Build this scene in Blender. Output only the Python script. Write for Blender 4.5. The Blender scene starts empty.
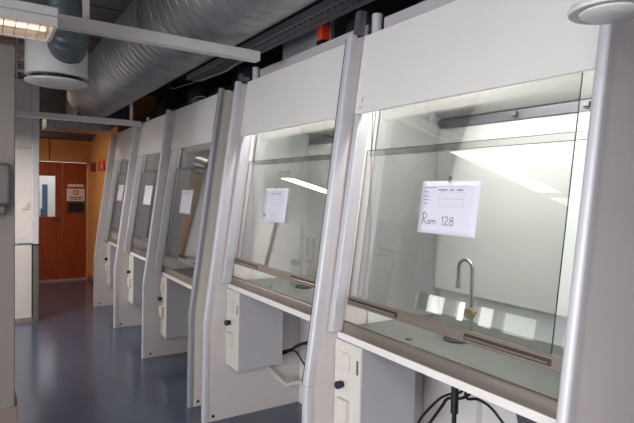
import bpy, bmesh, math, random
from mathutils import Vector, Matrix
random.seed(7)
C = bpy.context.scene.collection
R = math.radians

# ------------------------------------------------------------------ helpers
def nb(): return bmesh.new()
def box(bm, x0, x1, y0, y1, z0, z1):
    v = [bm.verts.new(p) for p in ((x0,y0,z0),(x1,y0,z0),(x1,y1,z0),(x0,y1,z0),(x0,y0,z1),(x1,y0,z1),(x1,y1,z1),(x0,y1,z1))]
    for f in ((3,2,1,0),(4,5,6,7),(0,1,5,4),(1,2,6,5),(2,3,7,6),(3,0,4,7)): bm.faces.new([v[i] for i in f])
    return bm
def prism(bm, pts, y0, y1):
    """pts: polygon in (x,z), extruded along y"""
    a = [bm.verts.new((x,y0,z)) for x,z in pts]; b = [bm.verts.new((x,y1,z)) for x,z in pts]; n = len(pts)
    bm.faces.new(a); bm.faces.new(b[::-1])
    for i in range(n): bm.faces.new((a[i],b[i],b[(i+1)%n],a[(i+1)%n]))
    return bm
def tube(bm, pts, r, n=10, cap=True):
    pts = [Vector(p) for p in pts]; rings = []
    t0 = (pts[1]-pts[0]).normalized(); up = Vector((0,0,1)) if abs(t0.z) < .9 else Vector((1,0,0))
    s = t0.cross(up).normalized()
    for i, p in enumerate(pts):
        t = (pts[min(i+1,len(pts)-1)]-pts[max(i-1,0)]).normalized()
        s = (s - t*s.dot(t)).normalized(); w = t.cross(s)
        rr = r[i] if isinstance(r,(list,tuple)) else r
        rings.append([bm.verts.new(p+(s*math.cos(2*math.pi*k/n)+w*math.sin(2*math.pi*k/n))*rr) for k in range(n)])
    for a, b in zip(rings, rings[1:]):
        for k in range(n): bm.faces.new((a[k],a[(k+1)%n],b[(k+1)%n],b[k]))
    if cap: bm.faces.new(rings[0][::-1]); bm.faces.new(rings[-1])
    return bm
def lathe(bm, prof, c, n=40, axis='z'):
    rings = []
    for r, h in prof:
        ring = []
        for k in range(n):
            a = 2*math.pi*k/n; x, y = r*math.cos(a), r*math.sin(a)
            p = {'z':(x,y,h),'x':(h,x,y),'y':(x,h,y)}[axis]
            ring.append(bm.verts.new((c[0]+p[0],c[1]+p[1],c[2]+p[2])))
        rings.append(ring)
    for a, b in zip(rings, rings[1:]):
        for k in range(n): bm.faces.new((a[k],a[(k+1)%n],b[(k+1)%n],b[k]))
    bm.faces.new(rings[0][::-1]); bm.faces.new(rings[-1])
    return bm
def spline(pts, n=8):
    P = [Vector(p) for p in pts]; P = [2*P[0]-P[1]]+P+[2*P[-1]-P[-2]]; out = []
    for i in range(1, len(P)-2):
        for k in range(n):
            t = k/n; a,b,c,d = P[i-1],P[i],P[i+1],P[i+2]
            out.append(.5*((2*b)+(c-a)*t+(2*a-5*b+4*c-d)*t*t+(3*b-a-3*c+d)*t**3))
    return out+[P[-2]]
def obj(name, bm, m, parent=None, bevel=0, smooth=True):
    bmesh.ops.recalc_face_normals(bm, faces=bm.faces[:])
    me = bpy.data.meshes.new(name); bm.to_mesh(me); bm.free()
    if smooth:
        for p in me.polygons: p.use_smooth = True
        me.set_sharp_from_angle(angle=R(32))
    o = bpy.data.objects.new(name, me); C.objects.link(o)
    for mm in (m if isinstance(m,(list,tuple)) else [m]): me.materials.append(mm)
    if parent: o.parent = parent; o.matrix_parent_inverse = parent.matrix_world.inverted()
    if bevel:
        b = o.modifiers.new('bevel','BEVEL'); b.width = bevel; b.segments = 2; b.limit_method = 'ANGLE'
    return o
def tag(o, label, cat, group=None):
    o['label'] = label; o['category'] = cat
    if group: o['group'] = group
    return o
def thing(name, label, cat, loc=(0,0,0), group=None):
    o = bpy.data.objects.new(name, None); C.objects.link(o); o.location = loc; o.empty_display_size = .1
    o.matrix_world = Matrix.Translation(loc)
    return tag(o, label, cat, group)
def struct(name, bm, m, parent=None, bevel=0):
    o = obj(name, bm, m, parent, bevel)
    if not parent: o['kind'] = 'structure'
    return o

# ------------------------------------------------------------------ materials
def lin(c): return tuple((v/12.92 if v <= .04045 else ((v+.055)/1.055)**2.4) for v in (c[0]/255, c[1]/255, c[2]/255))+(1,)
def mat(name, rgb, rough=.5, metal=0, var=.06, scale=6, bump=0, bscale=60, coat=0, spec=.5, stretch=None):
    m = bpy.data.materials.new(name); m.use_nodes = True; nt = m.node_tree; N = nt.nodes; L = nt.links
    p = N['Principled BSDF']; p.inputs['Roughness'].default_value = rough; p.inputs['Metallic'].default_value = metal
    p.inputs['Specular IOR Level'].default_value = spec; p.inputs['Coat Weight'].default_value = coat; p.inputs['Coat Roughness'].default_value = .12
    tc = N.new('ShaderNodeTexCoord'); src = tc.outputs['Object']
    if stretch:
        mp = N.new('ShaderNodeMapping'); mp.inputs['Scale'].default_value = stretch; L.new(src, mp.inputs['Vector']); src = mp.outputs['Vector']
    nz = N.new('ShaderNodeTexNoise'); nz.inputs['Scale'].default_value = scale; nz.inputs['Detail'].default_value = 4
    L.new(src, nz.inputs['Vector'])
    cr = N.new('ShaderNodeValToRGB'); c = lin(rgb)
    cr.color_ramp.elements[0].position = .3; cr.color_ramp.elements[1].position = .7
    cr.color_ramp.elements[0].color = tuple(v*(1-var) for v in c[:3])+(1,)
    cr.color_ramp.elements[1].color = tuple(min(1,v*(1+var)) for v in c[:3])+(1,)
    L.new(nz.outputs['Fac'], cr.inputs['Fac']); L.new(cr.outputs['Color'], p.inputs['Base Color'])
    if bump:
        n2 = N.new('ShaderNodeTexNoise'); n2.inputs['Scale'].default_value = bscale; L.new(src, n2.inputs['Vector'])
        b = N.new('ShaderNodeBump'); b.inputs['Strength'].default_value = bump; b.inputs['Distance'].default_value = .01
        L.new(n2.outputs['Fac'], b.inputs['Height']); L.new(b.outputs['Normal'], p.inputs['Normal'])
    return m
def emit(name, rgb, s):
    m = bpy.data.materials.new(name); m.use_nodes = True; nt = m.node_tree; nt.nodes.clear()
    e = nt.nodes.new('ShaderNodeEmission'); o = nt.nodes.new('ShaderNodeOutputMaterial')
    e.inputs['Color'].default_value = lin(rgb); e.inputs['Strength'].default_value = s
    nt.links.new(e.outputs[0], o.inputs['Surface']); return m
def glass(name, tint, refl=1.0):
    m = bpy.data.materials.new(name); m.use_nodes = True; nt = m.node_tree; nt.nodes.clear(); N = nt.nodes; L = nt.links
    t = N.new('ShaderNodeBsdfTransparent'); t.inputs['Color'].default_value = tint
    g = N.new('ShaderNodeBsdfGlossy'); g.inputs['Roughness'].default_value = .01
    f = N.new('ShaderNodeFresnel'); f.inputs['IOR'].default_value = 1.45
    mu = N.new('ShaderNodeMath'); mu.operation = 'MULTIPLY'; mu.inputs[1].default_value = refl; mu.use_clamp = True
    mx = N.new('ShaderNodeMixShader'); o = N.new('ShaderNodeOutputMaterial')
    L.new(f.outputs[0], mu.inputs[0]); L.new(mu.outputs[0], mx.inputs[0]); L.new(t.outputs[0], mx.inputs[1]); L.new(g.outputs[0], mx.inputs[2])
    L.new(mx.outputs[0], o.inputs['Surface']); return m
def wood(name, a, b, rough=.35):
    m = mat(name, a, rough, var=.0, scale=3, stretch=(14,14,1.1)); N = m.node_tree.nodes
    cr = [n for n in N if n.type == 'VALTORGB'][0]
    cr.color_ramp.elements[0].color = lin(a); cr.color_ramp.elements[1].color = lin(b); return m

M_white   = mat('white_laminate', (226,220,218), .38, var=.02, scale=3)
M_fascia  = mat('white_fascia', (232,226,222), .45, var=.015, scale=4)
M_panel   = mat('panel_laminate', (206,198,197), .4, var=.02, scale=4)
M_cream   = mat('cream_panel', (214,205,196), .42, var=.02, scale=4)
M_alu     = mat('satin_aluminium', (202,200,205), .48, metal=.2, var=.03, scale=8, stretch=(30,30,1))
M_aluend  = mat('shaded_end_aluminium', (160,160,166), .48, metal=.3, var=.03)  # same aluminium, with the shade on the end profile put into its colour
M_aludk   = mat('grey_aluminium', (120,120,126), .42, metal=.6, var=.04)
M_steel   = mat('stainless_steel', (158,147,138), .34, metal=.8, var=.06, scale=5, stretch=(40,1,40))
M_steeldk = mat('stainless_recess', (96,80,70), .4, metal=.8, var=.1)
M_chrome  = mat('chrome', (210,212,214), .15, metal=1, var=.02)
M_ceram   = mat('grey_worktop', (94,96,91), .3, var=.08, scale=4)
M_lining  = mat('pale_lining', (210,213,210), .4, var=.02, scale=3)
M_strip   = mat('upper_strip_laminate', (192,184,188), .45, var=.02)
M_box     = mat('service_box_side', (186,184,190), .45, var=.02)
M_switch  = mat('cream_switch', (216,209,200), .4, var=.01)
M_black   = mat('black_plastic', (16,16,18), .45, var=.1)
M_knob    = mat('navy_knob', (14,22,52), .3, var=.1)
M_green   = mat('green_handle', (20,90,60), .35, var=.08)
M_paper   = mat('paper', (230,226,238), .8, var=.01)
M_ink     = mat('pen_ink', (40,36,52), .6, var=.05)
M_print   = mat('printed_grey', (128,122,140), .7, var=.05)
M_redink  = mat('red_pen', (206,96,78), .6, var=.05)
M_galv    = mat('galvanised_steel', (158,158,160), .36, metal=.7, var=.12, scale=9)
M_flex    = mat('grey_flexible_duct', (92,98,102), .45, metal=.4, var=.1)
M_galvdk  = mat('dull_galvanised', (94,96,100), .5, metal=.6, var=.12)
M_tray    = mat('pale_galvanised', (186,186,190), .5, metal=.25, var=.06)
M_dark    = mat('dark_duct', (58,58,64), .6, var=.15)
M_enamel  = mat('white_enamel', (214,208,206), .4, var=.02)
M_orange  = mat('orange_plastic', (230,66,20), .45, var=.05)
M_red     = mat('red_sign', (196,26,20), .45, var=.04)
M_redd    = mat('dark_red_sign', (110,24,22), .45, var=.06)
M_signw   = mat('sign_white', (225,215,205), .6, var=.02)
M_ochre   = mat('ochre_wall', (204,146,88), .7, var=.04, scale=3)
M_wall    = mat('grey_white_wall', (214,206,200), .7, var=.02, scale=3)
M_bay     = mat('bay_wall', (216,212,208), .75, var=.02, scale=3)
M_pier    = mat('pier_paint', (150,141,135), .6, var=.02, scale=3)
M_disp    = mat('grey_dispenser', (116,114,116), .4, var=.03)
M_post    = mat('grey_green_post', (104,104,94), .5, var=.04)
M_trunk   = mat('grey_trunking', (206,204,206), .4, var=.02)
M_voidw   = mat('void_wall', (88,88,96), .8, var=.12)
M_door    = wood('door_veneer', (132,52,16), (160,72,26))
M_glassed = mat('glass_edge_green', (38,48,44), .2, var=.05)
M_glass   = glass('sash_glass', (.988,.991,.989,1), .5)
M_winglass= glass('window_glass', (.97,.98,.98,1))
M_blind   = mat('roller_blind', (218,222,230), .8, var=.02)
M_sky     = emit('fluorescent_glow', (255,226,188), 4)
M_tube    = emit('hood_fill_glow', (255,248,236), 3)  # tube of the fill lamp added inside each hood
HOODW = 19  # strength of the added fill light in the two near hoods
M_blue    = mat('blue_upright', (60,92,130), .5, var=.1)
M_thres   = mat('threshold_metal', (180,172,168), .4, metal=.5)
M_cable   = mat('grey_cable', (150,144,140), .5, var=.06)
M_hose    = mat('white_hose', (206,198,190), .45, var=.03)
M_skirt   = mat('skirting', (150,134,124), .5, var=.03)

def floor_mat():
    m = mat('blue_grey_vinyl', (72,82,100), .22, var=.06, scale=2.2, coat=.35)
    N = m.node_tree.nodes; L = m.node_tree.links; p = N['Principled BSDF']
    cr = [n for n in N if n.type == 'VALTORGB'][0]
    n2 = N.new('ShaderNodeTexNoise'); n2.inputs['Scale'].default_value = 180; n2.inputs['Detail'].default_value = 2
    tc = [n for n in N if n.type == 'TEX_COORD'][0]; L.new(tc.outputs['Object'], n2.inputs['Vector'])
    r2 = N.new('ShaderNodeValToRGB'); r2.color_ramp.elements[0].position = .35; r2.color_ramp.elements[1].position = .7
    r2.color_ramp.elements[0].color = (.82,.82,.84,1); r2.color_ramp.elements[1].color = (1.1,1.1,1.12,1)
    mx = N.new('ShaderNodeMix'); mx.data_type = 'RGBA'; mx.blend_type = 'MULTIPLY'; mx.inputs[0].default_value = 1
    L.new(n2.outputs['Fac'], r2.inputs['Fac']); L.new(cr.outputs['Color'], mx.inputs[6]); L.new(r2.outputs['Color'], mx.inputs[7])
    L.new(mx.outputs[2], p.inputs['Base Color'])
    b = N.new('ShaderNodeBump'); b.inputs['Strength'].default_value = .05; b.inputs['Distance'].default_value = .004
    n3 = N.new('ShaderNodeTexNoise'); n3.inputs['Scale'].default_value = 14; L.new(tc.outputs['Object'], n3.inputs['Vector'])
    L.new(n3.outputs['Fac'], b.inputs['Height']); L.new(b.outputs['Normal'], p.inputs['Normal'])
    return m
def ceil_mat():
    m = mat('dark_ceiling_tiles', (86,82,86), .8, var=.1)
    N = m.node_tree.nodes; L = m.node_tree.links; p = N['Principled BSDF']
    br = N.new('ShaderNodeTexBrick'); tc = [n for n in N if n.type == 'TEX_COORD'][0]; L.new(tc.outputs['Object'], br.inputs['Vector'])
    br.offset = 0; br.inputs['Scale'].default_value = 1; br.inputs['Brick Width'].default_value = .6; br.inputs['Row Height'].default_value = .6
    br.inputs['Mortar Size'].default_value = .015
    br.inputs['Color1'].default_value = lin((128,122,128)); br.inputs['Color2'].default_value = lin((120,114,120)); br.inputs['Mortar'].default_value = lin((24,24,26))
    L.new(br.outputs['Color'], p.inputs['Base Color']); return m
M_floor = floor_mat(); M_ceil = ceil_mat()

# ------------------------------------------------------------------ setting
H_CEIL = 3.35
struct('floor', box(nb(), -4.2, 2.6, -2.7, 12.2, -.06, 0), M_floor)
struct('ceiling', box(nb(), -4.2, 2.6, -2.7, 12.2, H_CEIL, H_CEIL+.06), M_ceil)
# right side: laboratory wall behind the hoods, then the ochre corridor wall that stands further out
bm = nb(); box(bm, 2.36, 2.6, -2.7, 7.62, 0, H_CEIL); struct('wall_right', bm, M_voidw)
bm = nb(); box(bm, 1.60, 2.6, 7.62, 9.83, 0, 2.95); struct('wall_right_corridor', bm, M_ochre)
bm = nb(); box(bm, 1.60, 2.6, 7.62, 9.83, 2.95, H_CEIL); struct('wall_right_upper', bm, M_voidw)
struct('baseboard_right', box(nb(), 1.586, 1.6, 7.62, 9.83, 0, .08), M_door)
# end wall with the double door
Yd = 9.83
bm = nb(); box(bm, 1.565, 2.6, Yd, Yd+.15, 0, 2.42); box(bm, -.6, 1.565, Yd, Yd+.15, 2.06, 2.42); box(bm, -.9, .28, Yd, Yd+.15, 0, 2.06)
struct('wall_end', bm, M_ochre)
struct('wall_end_upper', box(nb(), -.9, 1.6, 9.5, Yd+.15, 2.42, H_CEIL), M_voidw)
bm = nb(); box(bm, 1.555, 1.6, Yd-.015, Yd, 0, 2.08); box(bm, -.2, 1.6, Yd-.015, Yd, 2.04, 2.075); struct('trim_1', bm, M_ochre)
struct('trim_2', box(nb(), .955, .975, Yd-.006, Yd, 2.075, 2.42), mat('dark_joint', (120,78,44), .7))  # darker brown strip marking the panel joint
# back wall, bay walls
struct('wall_back', box(nb(), -4.2, 2.6, -2.7, -2.5, 0, H_CEIL), M_wall)
struct('wall_corridor_left', box(nb(), -.9, -.7, 7.2, 12.2, 0, H_CEIL), M_wall)
struct('wall_corridor_end', box(nb(), -.9, 2.6, 12.0, 12.2, 0, H_CEIL), M_bay)
struct('wall_corridor_right', box(nb(), 2.4, 2.6, Yd+.15, 12.0, 0, H_CEIL), M_bay)
# bay window wall, X = -4
WIN = [(3.5,4.2),(4.52,5.2),(5.28,5.68),(5.86,6.14),(6.32,7.1)]
WIN = [(-2.3,-1.1),(-.8,.4),(.7,1.9)]+WIN  # three unseen windows added towards the camera to light the hood fronts
bm = nb(); ys = [-2.5]+[v for w in WIN for v in w]+[7.2]
for a, b in zip(ys[::2], ys[1::2]): box(bm, -4.2, -4.0, a, b, .82, 2.15)
box(bm, -4.2, -4.0, -2.5, 7.2, 0, .82); box(bm, -4.2, -4.0, -2.5, 7.2, 2.15, H_CEIL)
struct('wall_left', bm, M_bay)
for i, (a, b) in enumerate(WIN):
    bm = nb(); t = .05
    box(bm, -4.12,-4.05,a,a+t,.82,2.15); box(bm,-4.12,-4.05,b-t,b,.82,2.15); box(bm,-4.12,-4.05,a+t,b-t,.82,.82+t); box(bm,-4.12,-4.05,a+t,b-t,2.1,2.15)
    w = struct('window_%d' % (i+1), bm, M_enamel)
    obj('pane', box(nb(), -4.088,-4.082,a+t,b-t,.82+t,2.1), M_winglass, w)
    if i < 3: continue
    bm = nb(); box(bm, -3.99,-3.986,a-.035,b+.035,1.2,2.16); tube(bm, [(-3.965,a-.035,2.19),(-3.965,b+.035,2.19)], .024); box(bm,-3.995,-3.98,a-.035,b+.035,1.18,1.2)
    tag(obj('roller_blind', bm, M_blind), 'white roller blind drawn most of the way down over a bay window', 'blind', 'roller blinds on the bay windows')
struct('wall_bay_end', box(nb(), -4.2, -.7, 7.2, 7.4, 0, H_CEIL), M_bay)

# far left return wall beside the door
bm = nb(); box(bm, -.7, .50, 6.98, 7.2, 0, 2.85); struct('wall_left_far', bm, M_wall)
struct('trim_3', box(nb(), -.7, .52, 6.955, 6.98, .94, .985), M_trunk)
struct('trim_4', box(nb(), -.7, .50, 6.96, 6.98, .985, 2.05), M_wall, bevel=.004)
struct('trim_5', box(nb(), -.7, .50, 6.96, 6.98, 2.06, 2.85), M_wall, bevel=.004)
struct('trim_6', box(nb(), .515, .572, 6.93, 7.2, 0, .93), M_post, bevel=.004)
struct('trim_7', box(nb(), .50, .572, 6.90, 7.0, .93, 2.85), M_trunk, bevel=.008)
struct('baseboard_left', box(nb(), -.7, .51, 6.965, 6.98, 0, .05), M_skirt)
# near left pier
struct('wall_left_near', box(nb(), -.22, .17, 3.6, 3.85, 0, 2.44), M_pier, bevel=.006)
struct('baseboard_left_near', box(nb(), -.235, .187, 3.58, 3.865, 0, .265), M_skirt, bevel=.006)

# door leaves: left one with the tall pane, right one narrow with the signs
bm = nb(); y0, y1 = Yd+.02, Yd+.065; wx0, wx1, wz0, wz1 = .70, 1.07, 1.09, 1.81
box(bm,.285,wx0,y0,y1,.02,2.035); box(bm,wx1,1.163,y0,y1,.02,2.035); box(bm,wx0,wx1,y0,y1,.02,wz0); box(bm,wx0,wx1,y0,y1,wz1,2.035)
d1 = struct('door_1', bm, M_door)
obj('pane', box(nb(), wx0,wx1,Yd+.038,Yd+.044,wz0,wz1), M_winglass, d1)
bm = nb(); t=.014
for q in ((wx0,wx0+t,wz0,wz1),(wx1-t,wx1,wz0,wz1),(wx0,wx1,wz0,wz0+t),(wx0,wx1,wz1-t,wz1)): box(bm,q[0],q[1],Yd+.012,Yd+.02,q[2],q[3])
obj('glazing_bead', bm, M_door, d1)
bm = nb(); tube(bm,[(1.10,Yd+.02,1.04),(1.10,Yd-.03,1.04),(1.0,Yd-.035,1.04)],.009); lathe(bm,[(.024,0),(.024,.008)],(1.10,Yd+.012,1.04),20,'y')
obj('door_handle', bm, M_steeldk, d1)
d2 = struct('door_2', box(nb(), 1.168,1.552,y0,y1,.02,2.035), M_door)
struct('door_threshold_trim_8', box(nb(), .285,1.555,Yd-.05,Yd+.06,0,.025), M_thres)
# things seen beyond the pane
bm = nb(); tube(bm,[(1.06,11.6,0),(1.06,11.6,1.66)],.05,14); box(bm,.99,1.12,11.52,11.68,0,.05); box(bm,.98,1.10,11.5,11.6,1.02,1.18)
tag(obj('corridor_stand', bm, M_blue), 'blue upright stand seen through the pane of the brown door', 'stand')

def plate(name, x0,x1,z0,z1,m,label=None,cat=None,grp=None,th=.004,y=Yd+.02):
    o = obj(name, box(nb(), x0,x1,y-th,y,z0,z1), m)
    if label: tag(o,label,cat,grp)
    return o
plate('door_label',1.25,1.50,1.62,1.665,M_signw,'narrow white strip label at the top of the brown door','sign')
s = plate('door_notice',1.235,1.52,1.375,1.59,M_signw,'white notice with red prohibition circle on the brown door','sign')
def ring(bm, cx, cz, r0, r1, y, n=28):
    a=[bm.verts.new((cx+r0*math.cos(2*math.pi*k/n),y,cz+r0*math.sin(2*math.pi*k/n))) for k in range(n)]
    b=[bm.verts.new((cx+r1*math.cos(2*math.pi*k/n),y,cz+r1*math.sin(2*math.pi*k/n))) for k in range(n)]
    for k in range(n): bm.faces.new((a[k],a[(k+1)%n],b[(k+1)%n],b[k]))
bm = nb(); ring(bm,1.38,1.525,.032,.048,Yd+.0145); v=[bm.verts.new(p) for p in ((1.352,Yd+.0144,1.545),(1.36,Yd+.0144,1.553),(1.408,Yd+.0144,1.505),(1.40,Yd+.0144,1.497))]; bm.faces.new(v)
obj('prohibition_symbol', bm, M_red, s)
bm = nb()
for zz,(xa,xb) in ((1.44,(1.27,1.49)),(1.408,(1.29,1.47))):
    x=xa
    while x<xb: w=random.uniform(.012,.03); box(bm,x,min(x+w,xb),Yd+.0145,Yd+.016,zz-.009,zz+.009); x+=w+.006
obj('printed_text', bm, M_ink, s)
s = plate('door_plaque',1.24,1.52,1.165,1.36,M_steeldk,'dark framed panel below the white notice on the brown door','panel',th=.008)
obj('dark_panel', box(nb(),1.258,1.502,Yd+.009,Yd+.0125,1.183,1.342), M_black, s)

# red signs on the ochre wall
def wall_sign(name,ya,yb,za,zb,m,label):
    o = obj(name, box(nb(),1.585,1.6,ya,yb,za,zb), m); return tag(o,label,'sign')
s = wall_sign('exit_sign',9.27,9.66,1.885,2.03,M_redd,'dark red sign nearest the brown door on the ochre wall')
bm = nb(); box(bm,1.583,1.585,9.42,9.50,1.91,2.0); obj('symbol', bm, M_red, s)
s = wall_sign('fire_sign',8.48,8.93,1.885,2.03,M_red,'bright red sign with white symbol beside hood on ochre wall')
bm = nb(); box(bm,1.583,1.585,8.62,8.68,1.905,2.01); box(bm,1.583,1.585,8.70,8.74,1.92,1.96); obj('symbol', bm, M_signw, s)

# light switch and dispenser
sw = thing('light_switch','white light switch on the far left wall panel','switch',(.43,6.95,1.385))
obj('switch_plate', box(nb(),.39,.47,6.948,6.96,1.335,1.435), M_switch, sw, bevel=.003)
obj('rocker', box(nb(),.405,.455,6.942,6.948,1.355,1.415), M_enamel, sw, bevel=.002)
dp = thing('towel_dispenser','grey rounded dispenser fixed to the near left pier','dispenser',(.02,3.55,1.58))
bm = nb(); box(bm,-.13,.145,3.49,3.6,1.49,1.735); o = obj('housing', bm, M_disp, dp, bevel=.02)
bm = nb(); box(bm,-.09,.12,3.51,3.6,1.435,1.49); obj('outlet', bm, M_disp, dp, bevel=.012)
# cable ladder above the far wall
cl = thing('cable_ladder','white cable ladder climbing above the far left wall','cable ladder',(.43,6.9,2.86))
bm = nb(); box(bm,.335,.35,6.9,6.93,2.85,H_CEIL); box(bm,.53,.545,6.9,6.93,2.85,H_CEIL); obj('side_rail', bm, M_trunk, cl)
for zz in (2.92,3.05,3.19): obj('rung', box(nb(),.35,.53,6.905,6.925,zz,zz+.035), M_trunk, cl)

# ------------------------------------------------------------------ fume hoods
SL = .126; XK, ZK = 1.2764, .6917; ZT = 2.355
def SX(z, s=0): return XK + SL*(z-ZK) + s
PT = .045                                   # panel / profile thickness
def dshape(w, d, y0, rc=.016):                # nose cross-section with rounded front corners: list of (dx, y)
    pts = [(d, y0), (d, y0+w)]
    for k in range(0, 6):
        a = math.pi/2*k/5
        pts.append((rc-rc*math.sin(a), y0+w-rc+rc*math.cos(a)))
    for k in range(0, 6):
        a = math.pi/2*k/5
        pts.append((rc-rc*math.cos(a), y0+rc-rc*math.sin(a)))
    return pts
def sweep(bm, sec, path):                   # path: list of (x,z,) ; section offsets in x,y
    rings = [[bm.verts.new((x+dx, y, z)) for dx, y in sec] for x, z in path]
    n = len(sec)
    for a, b in zip(rings, rings[1:]):
        for k in range(n): bm.faces.new((a[k],a[(k+1)%n],b[(k+1)%n],b[k]))
    bm.faces.new(rings[0]); bm.faces.new(rings[-1][::-1])
def side_panel(root, y0, outer=False, seam=False, w=PT):
    """panel between y0 (near face) and y0+PT"""
    pts = [(XK+.034,0),(XK+.034,ZK),(SX(ZT,.034),ZT),(2.2,ZT),(2.2,0)]
    p = obj('side_panel', prism(nb(), pts, y0+.004, y0+w-.004), M_cream if outer else M_panel, root)
    sec = dshape(w, .036, y0, .014)
    bm = nb(); sweep(bm, sec, [(XK,0),(XK,ZK-.001)]); obj('lower_edge_profile', bm, M_aluend if outer else M_alu, p)
    bm = nb(); sweep(bm, sec, [(XK,ZK+.001),(SX(ZT+.012),ZT+.012)]); up = obj('upper_edge_profile', bm, M_aluend if outer else M_alu, p)
    if seam:
        bm = nb(); prism(bm, [(SX(ZK+.002,.003),ZK+.002),(SX(ZT,.003),ZT),(SX(ZT,.02),ZT),(SX(ZK+.002,.02),ZK+.002)], y0+PT-.0025, y0+PT+.0006); obj('dark_seam', bm, M_black, up)  # black strip puts the dark of the seam gap into colour
    bm = nb(); lathe(bm,[(.011,0),(.009,-.006)],(XK+.075,y0+.004,.035),14,'y'); obj('foot_bolt', bm, M_black, p)
    return p

def strokes(bm, frame, lines, w):
    o, right, up, nrm = frame
    for ln in lines:
        for (u0,v0),(u1,v1) in zip(ln, ln[1:]):
            d = Vector((u1-u0, v1-v0)); 
            if d.length < 1e-6: continue
            d.normalize(); q = Vector((-d.y, d.x))*w/2; e = d*w/3
            pts = [(u0-e.x+q.x,v0-e.y+q.y),(u0-e.x-q.x,v0-e.y-q.y),(u1+e.x-q.x,v1+e.y-q.y),(u1+e.x+q.x,v1+e.y+q.y)]
            bm.faces.new([bm.verts.new(o+right*a+up*b+nrm*.0012) for a,b in pts])
def arc(cx,cy,rx,ry,a0,a1,n=12): return [(cx+rx*math.cos(R(a0+(a1-a0)*k/n)), cy+ry*math.sin(R(a0+(a1-a0)*k/n))) for k in range(n+1)]
UPV = Vector((SL,0,1)).normalized(); NRM = Vector((-1,0,SL)).normalized(); RGT = Vector((0,-1,0))
ROM = [  # handwriting, origin at lower left, in cm
    [(.6,0),(.75,3.4)], [(.2,2.9)]+arc(1.1,2.6,.95,.85,120,-90)+[(.8,1.75),(2.0,-.1)], arc(3.0,.65,.5,.6,90,450,14),
    [(3.9,0),(4.0,1.2)]+arc(4.5,.8,.45,.45,160,0,6)+[(4.95,.05)], arc(5.4,.75,.45,.45,160,0,6)+[(5.9,.05)],
    [(8.2,2.0),(8.7,2.6),(8.6,0)], arc(10.0,1.9,.6,.65,160,-20,8)+[(9.3,.1),(10.9,.15)],
    arc(12.1,1.95,.55,.5,90,450,14), arc(12.1,.7,.7,.72,90,450,14)]
def notice(yc, zc, label, kind, w=.30, h=.212, rot=0):
    o0 = Vector((SX(zc,.1455), yc, zc))
    rt = (RGT*math.cos(rot)+UPV*math.sin(rot)); up = (UPV*math.cos(rot)-RGT*math.sin(rot))
    bm = nb(); n = 8; rows = []
    for j in range(n+1):
        rows.append([bm.verts.new(o0+rt*(w*(i/n-.5))+up*(h*(j/n-.5))+NRM*(.0008+.004*max(0,(.35-j/n))**2*(i/n))) for i in range(n+1)])
    for j in range(n):
        for i in range(n): bm.faces.new((rows[j][i],rows[j][i+1],rows[j+1][i+1],rows[j+1][i]))
    p = obj('paper_notice', bm, M_paper); sd = p.modifiers.new('thickness','SOLIDIFY'); sd.thickness = .0006
    tag(p, label, 'notice', None)
    fr = (o0+NRM*.0012+rt*(-w/2)+up*(-h/2), rt, up, NRM)
    if kind != 'far':
        bm = nb(); s = .0134 if kind == 'rom' else .006
        ox, oy = (.018,.036) if kind == 'rom' else (.018,.03)
        L = ROM if kind == 'rom' else ROM[:5]
        strokes(bm, fr, [[(ox+x*s, oy+y*s) for x,y in ln] for ln in L], .0026)
        obj('handwriting', bm, M_ink, p)
        if kind == 'ring':
            bm = nb(); strokes(bm, fr, [arc(.14,.038,.018,.016,0,360,20)], .0018); obj('pen_circle', bm, M_redink, p)
    bm = nb()
    # header line, left column words and a ruled box, as on a printed form
    def word(u0,u1,v,hh):
        x=u0
        while x<u1-1e-6:
            q=min(random.uniform(.008,.02),u1-x); strokes(bm, fr, [[(x,v),(x+q*.8,v)]], hh); x+=q
    word(.02,.085,.186,.003); word(.095,.14,.176,.0045); word(.155,.175,.176,.0045); word(.19,.22,.176,.0045)
    for v in (.168,.150,.135,.120): word(.018,.018+random.choice((.022,.03)),v,.0028)
    b=[(.105,.112),(.228,.112),(.228,.168),(.105,.168),(.105,.112)]
    strokes(bm, fr, [b,[(.105,.140),(.228,.140)]] , .0006)
    strokes(bm, fr, [[(.09,.189),(.24,.189)]], .0008)
    obj('printed_form', bm, M_print, p)
    bm = nb(); c = o0+up*(h/2+.012)+NRM*.004
    tube(bm, [c-NRM*.004, c+NRM*.004], .006, 12); tube(bm,[c, c-up*.018+NRM*.003], .003, 8); obj('clip', bm, M_aludk, p)
    return p

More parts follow.
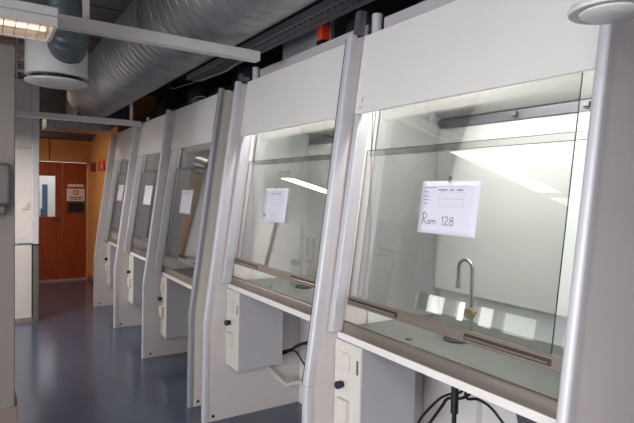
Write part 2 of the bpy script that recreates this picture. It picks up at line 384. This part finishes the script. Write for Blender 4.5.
def hood(root, ya, yb, full=False, strip=False, tilt=0, mark=None, wz=.03, kz=0, bz=.397):
    """ya: inner face of the near panel, yb: inner (near) face of the far panel"""
    i0, i1 = ya, yb
    # fascia
    f = obj('fascia', prism(nb(), [(SX(1.987,.078),1.987),(SX(2.37,.078),2.37),(SX(2.37,.10),2.37),(SX(1.987,.10),1.987)], i0+.001, i1-.001), M_fascia, root, bevel=.002)
    if mark:
        bm = nb(); o0 = Vector((SX(1.987,.078), i1-.01, 1.987))-NRM*(-.0005); fr = (o0, RGT, UPV, NRM); k=.012*mark
        strokes(bm, fr, [[(.02+x*k,.02+y*k) for x,y in ln] for ln in ([(0,0),(.6,1.5)],[(1.4,2.6),(1.9,4.6)],[(1.1,3.6),(2.2,3.9),(1.6,2.8)],[(1.2,.3),(1.5,.9)],[(2.2,4.2),(2.4,5.1)],[(1.9,.2),(2.1,1.0)])], .0025)
        obj('pen_mark', bm, M_redink, f)
    obj('top_cover', box(nb(), SX(2.35,.10), 2.2, i0, i1, 2.335, 2.352), M_panel, root)
    if strip: obj('upper_strip', box(nb(), 1.625, 1.645, i0+.001, i1-.075, 2.352, 2.452), M_strip, root, bevel=.002)
    # interior
    bm = nb(); box(bm, 1.63, 2.14, i1-.006, i1-.0005, .93, 2.33); obj('side_lining', bm, M_lining, root)
    bm = nb(); box(bm, 1.63, 2.14, i0+.0005, i0+.006, .93, 2.33); obj('side_lining', bm, M_lining, root)
    obj('back_wall', box(nb(), 2.135, 2.2, i0+.006, i1-.006, .30, 2.33), M_lining, root)
    bf = obj('baffle', box(nb(), 2.08, 2.088, i0+.012, i1-.012, 1.10, 1.985), M_lining, root)
    bm = nb(); prism(bm, [(2.09,2.015),(1.70,2.30),(1.705,2.308),(2.097,2.022)], i0+.008, i1-.008); obj('upper_baffle', bm, M_lining, root)
    bm = nb(); box(bm, 2.072, 2.078, i0+.012, i1-.012, 1.962, 2.006); sl = obj('slot_rail', bm, M_aludk, root)
    for q in (.34,.62): obj('clip', box(nb(), 2.055, 2.072, i1-.1-(i1-i0)*q, i1-.07-(i1-i0)*q, 1.978, 1.998), M_aludk, sl)
    lp = obj('interior_fill_lamp', box(nb(), 1.62,1.68, i0+.15, i1-.15, 2.25, 2.29), M_enamel, root)  # unseen lamp added behind the fascia to brighten the hood interior
    bm = nb(); tube(bm,[(1.65,i0+.2,2.236),(1.65,i1-.2,2.236)],.013,10); obj('tube', bm, M_tube, lp)
    l = bpy.data.lights.new('hood_fill_light','AREA'); l.shape='RECTANGLE'; l.size=.05; l.size_y=i1-i0-.4; l.energy=HOODW if full else 3; l.color=(1,.98,.94)
    lo = bpy.data.objects.new('hood_fill_light', l); C.objects.link(lo); lo.location=(1.65,(i0+i1)/2,2.218); lo.rotation_euler=(0,R(6),0)
    # worktop
    w = obj('worktop', box(nb(), 1.47, 2.135, i0+.001, i1-.001, .928+wz, .945+wz), M_ceram, root)
    pr = [(1.452,.929),(1.452,.972),(1.456,.981),(1.464,.985),(1.474,.984),(1.50,.966),(1.53,.9455),(1.53,.929)]
    obj('front_lip', prism(nb(), [(x,z+wz) for x,z in pr], i0+.004, i1-.004), M_steel, w)
    obj('apron', box(nb(), 1.447, 1.475, i0+.001, i1-.001, .896+wz, .928+wz), M_fascia, root, bevel=.002)
    obj('knee_wall', box(nb(), 2.04, 2.055, i0+.001, i1-.001, 0, .928+wz), M_white, root)
    bm = nb()
    for q in (.3,.62): box(bm, 2.034, 2.04, i1-(i1-i0)*q-.03, i1-(i1-i0)*q, 0, .928+wz)
    obj('cover_strip', bm, M_panel, root)
    if full:
        bm = nb(); lathe(bm,[(.016,0),(.016,.0012),(.008,.0016)],(1.612,i1-.32,.945+wz),20); obj('drain_hole', bm, M_black, w)
        bm = nb(); lathe(bm,[(.055,0),(.06,.004),(.048,.005),(.046,.002)],(1.80,i1-.43,.945+wz),28); c = obj('cup_sink', bm, M_black, w); c.scale=(1,1,1)
    # sash guides
    for a, b in ((i0+.0015, i0+.04),(i1-.04, i1-.0015)):
        bm = nb(); prism(bm, [(SX(.936+wz,.078),.936+wz),(SX(1.985,.078),1.985),(SX(1.985,.142),1.985),(SX(.936+wz,.142),.936+wz)], a, b); obj('sash_guide', bm, M_alu, root, bevel=.006)
    g0, g1 = i0+.042, i1-.042
    # sash: outer pane, inner sliding pane, upper pane
    def pane(name, s, y0, y1, z0, z1, parent):
        t=.004
        bm = nb(); prism(bm, [(SX(z0,s),z0),(SX(z1,s),z1),(SX(z1,s+t),z1),(SX(z0,s+t),z0)], y0, y1)
        bmesh.ops.recalc_face_normals(bm, faces=bm.faces[:])
        for fc in bm.faces:
            fc.material_index = 0 if abs(fc.normal.x) > .8 else 1
        return obj(name, bm, [M_glass, M_glassed], parent, smooth=False)
    dz = tilt
    rail = prism(nb(), [(SX(1.068,.145),1.068+dz),(SX(1.108,.145),1.110+dz),(SX(1.108,.165),1.110+dz),(SX(1.068,.185),1.068+dz)], g0, g1)
    sash = thing_part('sash', root)
    obj('bottom_rail', rail, M_steel, sash, bevel=.002)
    pane('lower_pane', .15, g0, g1, 1.108+dz, 1.812, sash)
    pane('sliding_pane', .163, g0+.085, g1-.0432, 1.112+dz, 2.29, sash)
    pane('upper_pane', .172, g0, g1, 1.786, 2.29, root)
    def estrip(name, s, y0, y1, z0, z1, parent):
        bm = nb(); prism(bm, [(SX(z0,s-.0008),z0),(SX(z1,s-.0008),z1),(SX(z1,s),z1),(SX(z0,s),z0)], y0, y1); obj(name, bm, M_glassed, parent, smooth=False)
    estrip('pane_edge', .15, g0, g1, 1.810, 1.812, sash); estrip('pane_edge', .172, g0, g1, 1.786, 1.788, root)
    for yy in (g0+.085, g1-.045): estrip('pane_edge', .163, yy, yy+.0018, 1.112+dz, 2.29, sash)
    for a, b in ((g1-.01-.345, g1-.01),(g0+.07, g0+.07+.345)):
        bm = nb(); prism(bm, [(SX(1.078,.1435),1.079+dz),(SX(1.1,.1435),1.101+dz),(SX(1.1,.146),1.101+dz),(SX(1.078,.146),1.079+dz)], a, b); h = obj('grip_recess', bm, M_steeldk, sash)
        bm = nb(); tube(bm, [(SX(1.085,.138),a+.01,1.088+dz),(SX(1.085,.138),b-.01,1.088+dz)], .0045, 8); obj('grip_bar', bm, M_steel, sash)
    # service box
    bx0, bx1, by0, by1 = 1.437, 1.776, i1-.203, i1-.001
    b = obj('service_box', box(nb(), bx0+.004, bx1, by0, by1, bz, .895+wz), M_box, root, bevel=.002)
    obj('front_plate', box(nb(), bx0, bx0+.0045, by0+.002, by1, bz, .894+wz), M_switch, b)
    def sq(name, y, z, hw, hh, d, m): return obj(name, box(nb(), bx0-d, bx0, y-hw, y+hw, z-hh+kz, z+hh+kz), m, b, bevel=.003)
    s1 = sq('switch', i1-.084, .812, .035, .042, .01, M_switch); obj('rocker', box(nb(), bx0-.014, bx0-.01, i1-.105, i1-.063, .782+kz, .842+kz), M_enamel, s1, bevel=.002)
    s2 = sq('socket', i1-.085, .585, .04, .05, .026, M_switch)
    bm = nb(); lathe(bm, [(.014,0),(.014,-.010),(.018,-.012),(.019,-.034),(.014,-.040)], (bx0, i1-.068, .70+kz), 20, 'x'); obj('knob', bm, M_knob, b)
    if full:
        obj('sticker', box(nb(), bx0-.0012, bx0, i1-.185, i1-.17, .775, .84), M_aludk, b)
    bm = nb(); box(bm, 1.50, 1.8, i1-.30, i1-.27, .88+wz, .893+wz); obj('bracket', bm, M_black, root)
def thing_part(name, root):
    o = bpy.data.objects.new(name, None); C.objects.link(o); o.parent = root; o.matrix_parent_inverse = root.matrix_world.inverted(); return o

GH = 'fume hoods along the right wall'
Y1, Y2, Y3e, Y3, Y4, Y5, Y1e = 2.07, 3.392, 3.693, 4.989, 6.25, 7.517, .812
hoods = {}
def mk(label, yc): return thing('fume_hood', label, 'fume hood', (1.7, yc, 0), GH)
h1 = mk('nearest white fume hood, with the notice reading Rom 128 on its glass', 1.44)
h2 = mk('white fume hood second from the camera, with a green tap behind its glass', 2.7)
h3 = mk('middle fume hood of five, just past the gap with the cream end panel', 4.3)
h4 = mk('fume hood second from the far end of the row', 5.6)
h5 = mk('farthest fume hood in the row, beside the ochre wall with red signs', 6.9)
hood(h1, Y1e, Y1-PT, True, True, .004, 1.0, .008)
hood(h2, Y1, Y2-PT, True, True, .032, .8, .03)
hood(h3, Y3e, Y3-PT, False, False, -.10, None, -.11, -.13, .22)
hood(h4, Y3, Y4-PT, tilt=-.03, wz=-.05, kz=-.05, bz=.30)
hood(h5, Y4, Y5-PT, tilt=-.03, wz=-.04, kz=-.05, bz=.30)
side_panel(h1, Y1e-PT+.010, w=.035); side_panel(h1, Y1-PT, seam=True); side_panel(h2, Y2-PT)
side_panel(h3, Y3e-PT, True); side_panel(h3, Y3-PT); side_panel(h4, Y4-PT); side_panel(h5, Y5-PT)

notice(1.421, 1.555, 'large white notice handwritten Rom 128 on the nearest hood glass', 'rom')
notice(2.835, 1.522, 'white notice with a small ring drawn in its corner on the second hood', 'ring')
notice(4.482, 1.50, 'plain white notice on the glass of the middle hood', 'far', .29)
notice(5.765, 1.54, 'small white notice on the hood second from the far end', 'far')
notice(7.10, 1.55, 'faint white notice on the farthest hood beside the ochre wall', 'far')

# taps
def tap(root, x, y, wz=.03):
    bm = nb(); pts = [(x,y,.945+wz),(x,y,1.25)]+[(x, y+.04-.04*math.cos(R(a)), 1.27+.04*math.sin(R(a))) for a in range(0,181,15)]+[(x,y+.08,1.20)]
    tube(bm, pts, .0095, 12); t = obj('gooseneck_tap', bm, M_chrome, root)
    bm = nb(); lathe(bm,[(.02,0),(.02,.02),(.012,.03)],(x,y,.945+wz),20); obj('tap_base', bm, M_chrome, t)
    bm = nb(); lathe(bm,[(.013,0),(.013,-.03),(.011,-.032)],(x,y+.08,1.205),14); obj('nozzle', bm, M_chrome, t)
    bm = nb(); lathe(bm,[(.008,0),(.008,-.03),(.024,-.032),(.024,-.05)],(x-.005,y-.03,1.08),20,'x'); obj('valve_knob', bm, mat('yellow_grey_knob',(150,140,100),.4), t)
tap(h1, 1.87, 1.575, .008); tap(h2, 1.87, 2.915)
bm = nb(); x,y = 1.99,3.265; tube(bm,[(x,y,.975),(x,y,1.37)],.011,12); tube(bm,[(x-.03,y,1.27),(x+.03,y,1.27)],.008,10); t = obj('gas_tap', bm, M_chrome, h2)
bm = nb(); lathe(bm,[(.012,0),(.03,.008),(.034,.03),(.02,.045)],(x-.03,y+.045,1.06),8); obj('green_handle', bm, M_green, t)['label']='green tap handle'
bm = nb(); box(bm, 1.75,1.80,3.325,3.341,1.52,1.57); box(bm,1.72,1.74,3.33,3.341,1.55,1.57); obj('side_outlet', bm, M_aludk, h2, bevel=.002)

# cables and hoses in the knee spaces
def cable(name, pts, r, m, label, cat, grp=None): return tag(obj(name, tube(nb(), spline(pts,8), r, 8), m), label, cat, grp)
g='black cables under the nearest hood'
bm = nb(); tube(bm,[(1.65,1.46,.90),(1.65,1.46,.70)],.016,12); tube(bm,[(1.65,1.46,.70),(1.65,1.46,.40)],.010,12)
tag(obj('drain_pipe', bm, M_black),'black pipe hanging beneath the nearest worktop','pipe')
cable('power_cable',[(1.76,1.44,.895),(1.79,1.50,.80),(1.80,1.56,.725),(1.80,1.63,.69),(1.80,1.69,.645),(1.80,1.79,.53),(1.80,1.83,.46)],.006,M_black,'topmost black cable looping left under the nearest hood','cable',g)
cable('power_cable',[(1.78,1.42,.895),(1.82,1.49,.77),(1.83,1.57,.69),(1.83,1.66,.655),(1.83,1.70,.60),(1.84,1.80,.46)],.007,M_black,'lower black cable looping left under the nearest hood','cable',g)
cable('power_cable',[(1.74,1.50,.895),(1.76,1.50,.79),(1.77,1.50,.725),(1.78,1.45,.735),(1.79,1.39,.72),(1.80,1.33,.67),(1.82,1.27,.60)],.006,M_black,'black cable running right under the nearest hood','cable',g)
bm = nb(); prism(bm,[(1.70,.903),(1.84,.903),(1.86,.62),(1.80,.62)],1.215,1.24); tag(obj('support_bracket', bm, M_aludk),'dark bracket under the nearest worktop at its right end','bracket')
g2='cables under the second hood'
cable('power_cable',[(1.778,3.27,.455),(1.80,3.25,.445),(1.85,3.16,.48),(1.85,3.07,.53),(1.87,2.96,.58),(1.95,2.8,.62),(2.03,2.7,.6)],.011,M_black,'thick black cable leaving the service box of the second hood','cable',g2)
cable('power_cable',[(1.778,3.24,.445),(1.81,3.21,.44),(1.85,3.12,.485),(1.85,3.05,.475),(1.85,2.97,.43),(1.88,2.88,.34)],.006,M_black,'thin black cable dropping from the service box of the second hood','cable',g2)
cable('drain_hose',[(1.73,3.30,.393),(1.78,3.33,.30),(1.85,3.30,.222),(1.85,3.18,.222),(1.85,3.03,.285),(1.92,2.9,.30),(2.035,2.85,.30)],.017,M_hose,'white curved hose under the second hood','hose')

# ------------------------------------------------------------------ overhead services
DX, DZ, DR = 1.196, 2.804, .315
def spiral_duct(y0, y1):
    bm = nb(); n = 48; step = .0075; rings = []; k = 0; y = y0
    while y <= y1+1e-6:
        ring_ = []
        for i in range(n):
            a = 2*math.pi*i/n; ph = ((y + .11*i/n)/.11) % 1
            r = DR + (.005 if ph < .12 else .0026*math.sin(ph*2*math.pi*3))
            ring_.append(bm.verts.new((DX+r*math.cos(a), y, DZ+r*math.sin(a))))
        rings.append(ring_); y += step
    for a, b in zip(rings, rings[1:]):
        for i in range(n): bm.faces.new((a[i],a[(i+1)%n],b[(i+1)%n],b[i]))
    bm.faces.new(rings[0][::-1]); bm.faces.new(rings[-1]); return bm
du = thing('spiral_duct','large galvanised spiral duct running above the aisle','duct',(DX,4,DZ-DR))
obj('duct_body', spiral_duct(-.6, 7.1), M_galv, du)
for yy in (4.86,):
    bm = nb(); rr=[(DR+.004,-.008),(DR+.009,-.006),(DR+.009,.006),(DR+.004,.008)]; lathe(bm, rr, (DX,yy,DZ), 56, 'y'); obj('joint_band', bm, M_galv, du)
bm = nb(); box(bm, 1.0, 1.585, 7.1, 8.1, 2.47, 3.0); obj('rectangular_box', bm, M_galvdk, du, bevel=.004)
bm = nb(); box(bm, .66, 1.40, 7.05, 7.6, 2.335, 2.468); obj('branch_box', bm, M_galv, du, bevel=.004)
for yy in (1.2, 5.6):
    bm = nb(); box(bm, DX-.02, DX+.02, yy-.006, yy+.006, DZ+DR-.01, H_CEIL); obj('hanger', bm, M_galvdk, du)
# crossing services over the door
for k,(yy,zz,r_) in enumerate(((8.6,2.50,.05),(8.95,2.56,.06),(9.3,2.50,.04))):
    bm = nb(); tube(bm,[(-.7,yy,zz),(1.6,yy,zz)],r_,16); box(bm,.44,.47,yy-.015,yy+.015,zz+r_*.7,H_CEIL); tag(obj('service_pipe', bm, M_galvdk), ['dull pipe crossing above the door, nearest of three','dull pipe crossing above the door, middle one','dull pipe crossing above the door, closest to it'][k],'pipe','pipes crossing above the door')

def suspended_rail(y, z, x0, x1, hx, label, tops={}):
    r = thing('suspended_rail', label, 'rail', (x1,y,z))
    bm = nb(); box(bm, x0, x1, y-.035, y+.035, z, z+.058); obj('beam', bm, M_enamel, r, bevel=.003)
    for q in hx: obj('hanger', box(nb(), q-.015, q+.015, y-.012, y+.012, z+.058, tops.get(q,H_CEIL)), M_enamel, r)
    return r
suspended_rail(2.85, 2.384, -2.6, 1.40, (.44,-1.4), 'long white beam hung across the aisle, nearer the camera')
suspended_rail(6.0, 2.305, -1.6, 1.50, (1.40,-.4), 'short white beam hung across the aisle near the door', {1.40:2.565})
suspended_rail(-.5, 2.384, -2.6, 1.2, (.2,-1.4), 'white beam hung behind the camera')

def lamp(x0, x1, y0, y1, label, power=30, zb=2.29):
    t = thing('ceiling_lamp', label, 'lamp', ((x0+x1)/2,(y0+y1)/2,zb), 'fluorescent lamps hung on the beams')
    bm = nb(); z0, z1 = zb, zb+.055; w=.008
    box(bm,x0,x1,y0,y1,z0+.045,z1+.03); box(bm,x0,x1,y0,y0+w,z0,z0+.045); box(bm,x0,x1,y1-w,y1,z0,z0+.045); box(bm,x0,x0+.02,y0+w,y1-w,z0,z0+.045); box(bm,x1-.02,x1,y0+w,y1-w,z0,z0+.045)
    obj('housing', bm, M_enamel, t, bevel=.004)
    bm = nb(); n = int((x1-x0)/.046)
    for k in range(1,n): box(bm, x0+.02+(x1-x0-.04)*k/n-.002, x0+.02+(x1-x0-.04)*k/n+.002, y0+w, y1-w, z0+.004, z0+.03)
    box(bm, x0+.02, x1-.02, (y0+y1)/2-.003, (y0+y1)/2+.003, z0+.003, z0+.03)
    obj('louvre', bm, M_chrome, t)
    for q in (.27,.73):
        yy = y0+(y1-y0)*q; bm = nb(); tube(bm,[(x0+.03,yy,z0+.036),(x1-.03,yy,z0+.036)],.008,10); obj('tube', bm, M_sky, t)
    bm = nb(); box(bm,x0+.021,x1-.021,y0+w,y1-w,z0+.0443,z0+.0448); obj('reflector', bm, mat('warm_reflector',(255,226,190),.4), t)
    box_top = nb(); box(box_top,(x0+x1)/2-.2,(x0+x1)/2+.2,y1,y1+.02,zb+.04,zb+.08) ; obj('mount', box_top, M_enamel, t)
    l = bpy.data.lights.new('lamp_light','AREA'); l.shape='RECTANGLE'; l.size = x1-x0-.1; l.size_y = y1-y0-.05; l.energy = power; l.color = (1,.955,.92)
    lo = bpy.data.objects.new('lamp_light', l); C.objects.link(lo); lo.location = ((x0+x1)/2,(y0+y1)/2,z0-.004)
    return t
lamp(-.97,.278,2.51,2.80,'lit fluorescent lamp with louvre, right end of the near beam',3)
lamp(-2.3,-1.04,2.51,2.80,'fluorescent lamp on the near beam, beyond the left edge',3)
lamp(-1.0,.26,-.84,-.55,'added unseen fluorescent lamp on the beam behind the camera',55)  # added out of view to light the faces turned to the camera
lamp(-2.4,-1.14,-.84,-.55,'second added unseen fluorescent lamp on the beam behind the camera',55)  # also added out of view as fill

lamp(-1.25,-.05,5.66,5.955,'added fluorescent lamp on the far beam, hidden behind the near left pier',70,2.215)  # hidden lamp added to brighten the far left wall and far hoods
# supply diffuser with flexible duct
df = thing('supply_diffuser','white round air diffuser fed by a grey flexible duct','diffuser',(.385,3.6,2.28))
c = (.395,3.62,-.05)
bm = nb(); lathe(bm,[(.172,2.335),(.176,2.34),(.176,2.56),(.17,2.57)],c,48); obj('plenum', bm, M_enamel, df)
bm = nb(); lathe(bm,[(.06,2.294),(.15,2.289),(.178,2.298),(.18,2.306),(.175,2.31),(.06,2.31)],c,48); obj('face_disc', bm, M_enamel, df)
bm = nb(); lathe(bm,[(.145,2.305),(.145,2.34)],c,40); obj('slot_core', bm, M_black, df)
pts = spline([(.43,3.50,2.44),(.435,3.40,2.47),(.42,3.33,2.58),(.36,3.30,2.75),(.28,3.29,2.95),(.24,3.29,3.345)],10)
rad = [.105+.004*math.sin(i*2.1) for i in range(len(pts))]
obj('flexible_duct', tube(nb(), pts, rad, 28), M_flex, df)
obj('hanger', box(nb(), .385,.405,3.68,3.70,2.51,H_CEIL), M_galvdk, df)
# round white extraction head, upper right
k_ = .62
ex = thing('extraction_head','round white ceiling-hung head at the top right corner','vent',(1.118,.6,1.99))
c = (1.118,.6,2.0)
SC = lambda pr: [(r*k_, h*k_) for r, h in pr]
bm = nb(); lathe(bm,SC([(.085,.006),(.10,-.004),(.128,-.006),(.132,.004),(.125,.018),(.06,.05),(.03,.075),(.026,.10)]),c,48); obj('flange', bm, M_enamel, ex)
bm = nb(); lathe(bm,SC([(.02,-.022),(.075,-.02),(.094,-.01),(.096,-.004),(.08,.006)]),c,48); obj('centre_disc', bm, M_fascia, ex)
bm = nb(); tube(bm,[(1.118,.6,2.064),(1.118,.6,2.25),(1.08,.6,2.29),(.80,.6,2.45),(.77,.6,2.5),(.77,.6,H_CEIL)],.016,16); obj('arm', bm, M_enamel, ex)

# perforated tray beside the duct
tr = thing('cable_tray','perforated grey cable tray beside the spiral duct','cable tray',(1.62,3,2.62))
def tray(y0,y1,x0,x1,z):
    bm = nb(); y=y0; ysl=[]
    cols=[x0,x0+.02,x0+.035,x0+.085,x0+.10,x1]
    while y<y1:
        for j,(a,b) in enumerate(zip(cols,cols[1:])):
            if j in (1,3):
                box(bm,a,b,y,y+.015,z,z+.002)
            else: box(bm,a,b,y,y+.06,z,z+.002)
        y+=.06
    box(bm,x0,x0+.003,y0,y,z+.002,z+.045); box(bm,x1-.003,x1,y0,y,z+.002,z+.045); return bm
obj('tray_bed', tray(1.2,4.6,1.56,1.70,2.60), M_tray, tr)
for yy in (1.6,3.0,4.4): obj('hanger', box(nb(),1.63,1.634,yy,yy+.02,2.602,H_CEIL), M_galvdk, tr)
# dark exhaust ducts, plenums and uprights over the hoods
for i,(yc,lab) in enumerate(((1.42,'dark exhaust duct rising from the nearest hood'),(2.6,'dark exhaust duct behind the second hood top'),(4.25,'dark exhaust duct above the middle hood'),(5.55,'dark exhaust duct above the fourth hood'),(6.85,'dark exhaust duct above the farthest hood'))):
    bm = nb(); tube(bm, spline([(2.0,yc,2.352),(2.0,yc,2.6),(2.05,yc,2.78),(2.2,yc,2.88),(2.358,yc,2.9)],6),.11,20)
    tag(obj('exhaust_duct', bm, M_dark),lab,'duct','exhaust ducts above the hoods')
for yc,zz,lab in ((2.66,2.352,'bright orange damper box on top of the second hood'),(4.22,2.352,'orange damper box on the middle hood top'),(5.5,2.352,'orange damper box on the fourth hood top')):
    t = thing('damper_actuator',lab,'actuator',(1.74,yc,zz),'orange damper boxes on the hood tops')
    top = 2.625 if yc<3 else 2.46
    obj('bracket', box(nb(),1.715,1.775,yc-.03,yc+.03,zz,top-.10), M_black, t)
    obj('motor_box', box(nb(),1.715,1.775,yc-.025,yc+.025,top-.10,top), M_orange, t, bevel=.006)
    obj('cap', box(nb(),1.715,1.775,yc-.015,yc+.015,top,top+.02), M_black, t)
pl = obj('exhaust_plenum', box(nb(),1.86,1.89,2.75,3.38,2.352,2.72), M_tray, bevel=.003); tag(pl,'pale grey sheet metal plate behind the second hood top','panel')
up = thing('upright_post','dark grey upright standing at the top corner of the nearest hood','post',(1.53,2.045,2.37))
obj('channel', prism(nb(),[(SX(2.37,.036),2.37),(SX(2.49,.036),2.49),(SX(2.49,.075),2.49),(SX(2.37,.075),2.37)],2.02,2.06), M_aludk, up)
for x,y,z0,z1,lab in ((1.612,1.985,2.352,2.475,'grey pipe stub at the top left corner of the nearest hood'),(1.612,3.305,2.352,2.47,'grey pipe stub at the top left corner of the second hood'),(1.62,6.1,2.352,2.43,'grey pipe stub on the top of the fourth hood')):
    bm = nb(); lathe(bm,[(.026,0),(.026,z1-z0-.004),(.022,z1-z0)],(x,y,z0),20); tag(obj('pipe_stub', bm, M_alu),lab,'pipe','pipe stubs on the hood tops')
bm = nb(); box(bm,1.50,1.56,3.30,3.345,2.372,2.392); box(bm,1.50,1.505,3.30,3.345,2.392,2.412); tag(obj('cable_clamp', bm, M_aludk),'small grey clamp on the top corner of the second hood','clamp')
# loose cables over the third hood
cable('loose_cable',[(1.5,4.97,2.62),(1.5,4.837,2.55),(1.5,4.46,2.522),(1.5,4.06,2.502),(1.5,3.70,2.479),(1.5,3.44,2.485),(1.58,3.3,2.598)],.0035,M_cable,'thin pale cable sagging below the cable tray','cable')
bm = nb()
for k in range(5):
    a0 = random.random()*6; rr = .09+.02*k
    tube(bm,[(1.74+rr*.8*math.cos(a0+2*math.pi*i/24),4.58+1.2*rr*math.sin(a0+2*math.pi*i/24),2.372+.014*k+.01*math.sin(i)) for i in range(23)],.006,6)
tag(obj('cable_coil', bm, M_cable),'tangle of pale cable coiled on top of the middle hood','cable')

# ------------------------------------------------------------------ light
def area(name, loc, rot, sx, sy, e, col):
    l = bpy.data.lights.new(name,'AREA'); l.shape='RECTANGLE'; l.size=sx; l.size_y=sy; l.energy=e; l.color=col
    o = bpy.data.objects.new(name,l); C.objects.link(o); o.location=loc; o.rotation_euler=rot; return o
for i,(a,b) in enumerate(WIN):
    area('daylight',(-4.16,(a+b)/2,1.5),(0,R(-90),0),1.3,b-a-.05,(98 if i < 3 else 8),((.93,.955,1) if i<3 else (1,.96,.84)))  # the first three belong to the added unseen windows and carry the main fill
area('side_corridor_fill',(-.1,8.5,2.9),(0,R(15),0),.5,.8,45,(1,.86,.68))  # unseen warm light added to brighten the door and ochre wall
area('corridor_light',(.9,10.9,H_CEIL-.05),(0,0,0),1.2,1.2,70,(.9,.97,1))
w = bpy.data.worlds.new('World'); bpy.context.scene.world = w; w.use_nodes = True
bg = w.node_tree.nodes['Background']; bg.inputs['Color'].default_value = (.9,.95,1,1); bg.inputs['Strength'].default_value = 2.5

# ------------------------------------------------------------------ camera
f_px, pitch, yaw, roll = 517.5933, -.035, .5756, .0221
fw = Vector((math.sin(yaw)*math.cos(pitch), math.cos(yaw)*math.cos(pitch), math.sin(pitch)))
r0 = Vector((math.cos(yaw), -math.sin(yaw), 0)); u0 = r0.cross(fw)
rv = r0*math.cos(roll)+u0*math.sin(roll); uv = -r0*math.sin(roll)+u0*math.cos(roll)
cam = bpy.data.cameras.new('camera'); co = bpy.data.objects.new('camera', cam); C.objects.link(co)
mw = Matrix((rv, uv, -fw)).transposed().to_4x4(); mw.translation = (0,0,1.6); co.matrix_world = mw
cam.sensor_width = 36; cam.lens = f_px*36/634; cam.clip_start = .02
S = bpy.context.scene; S.camera = co
S.view_settings.view_transform = 'Standard'; S.view_settings.look = 'None'; S.view_settings.gamma = 1; S.view_settings.exposure = -.07
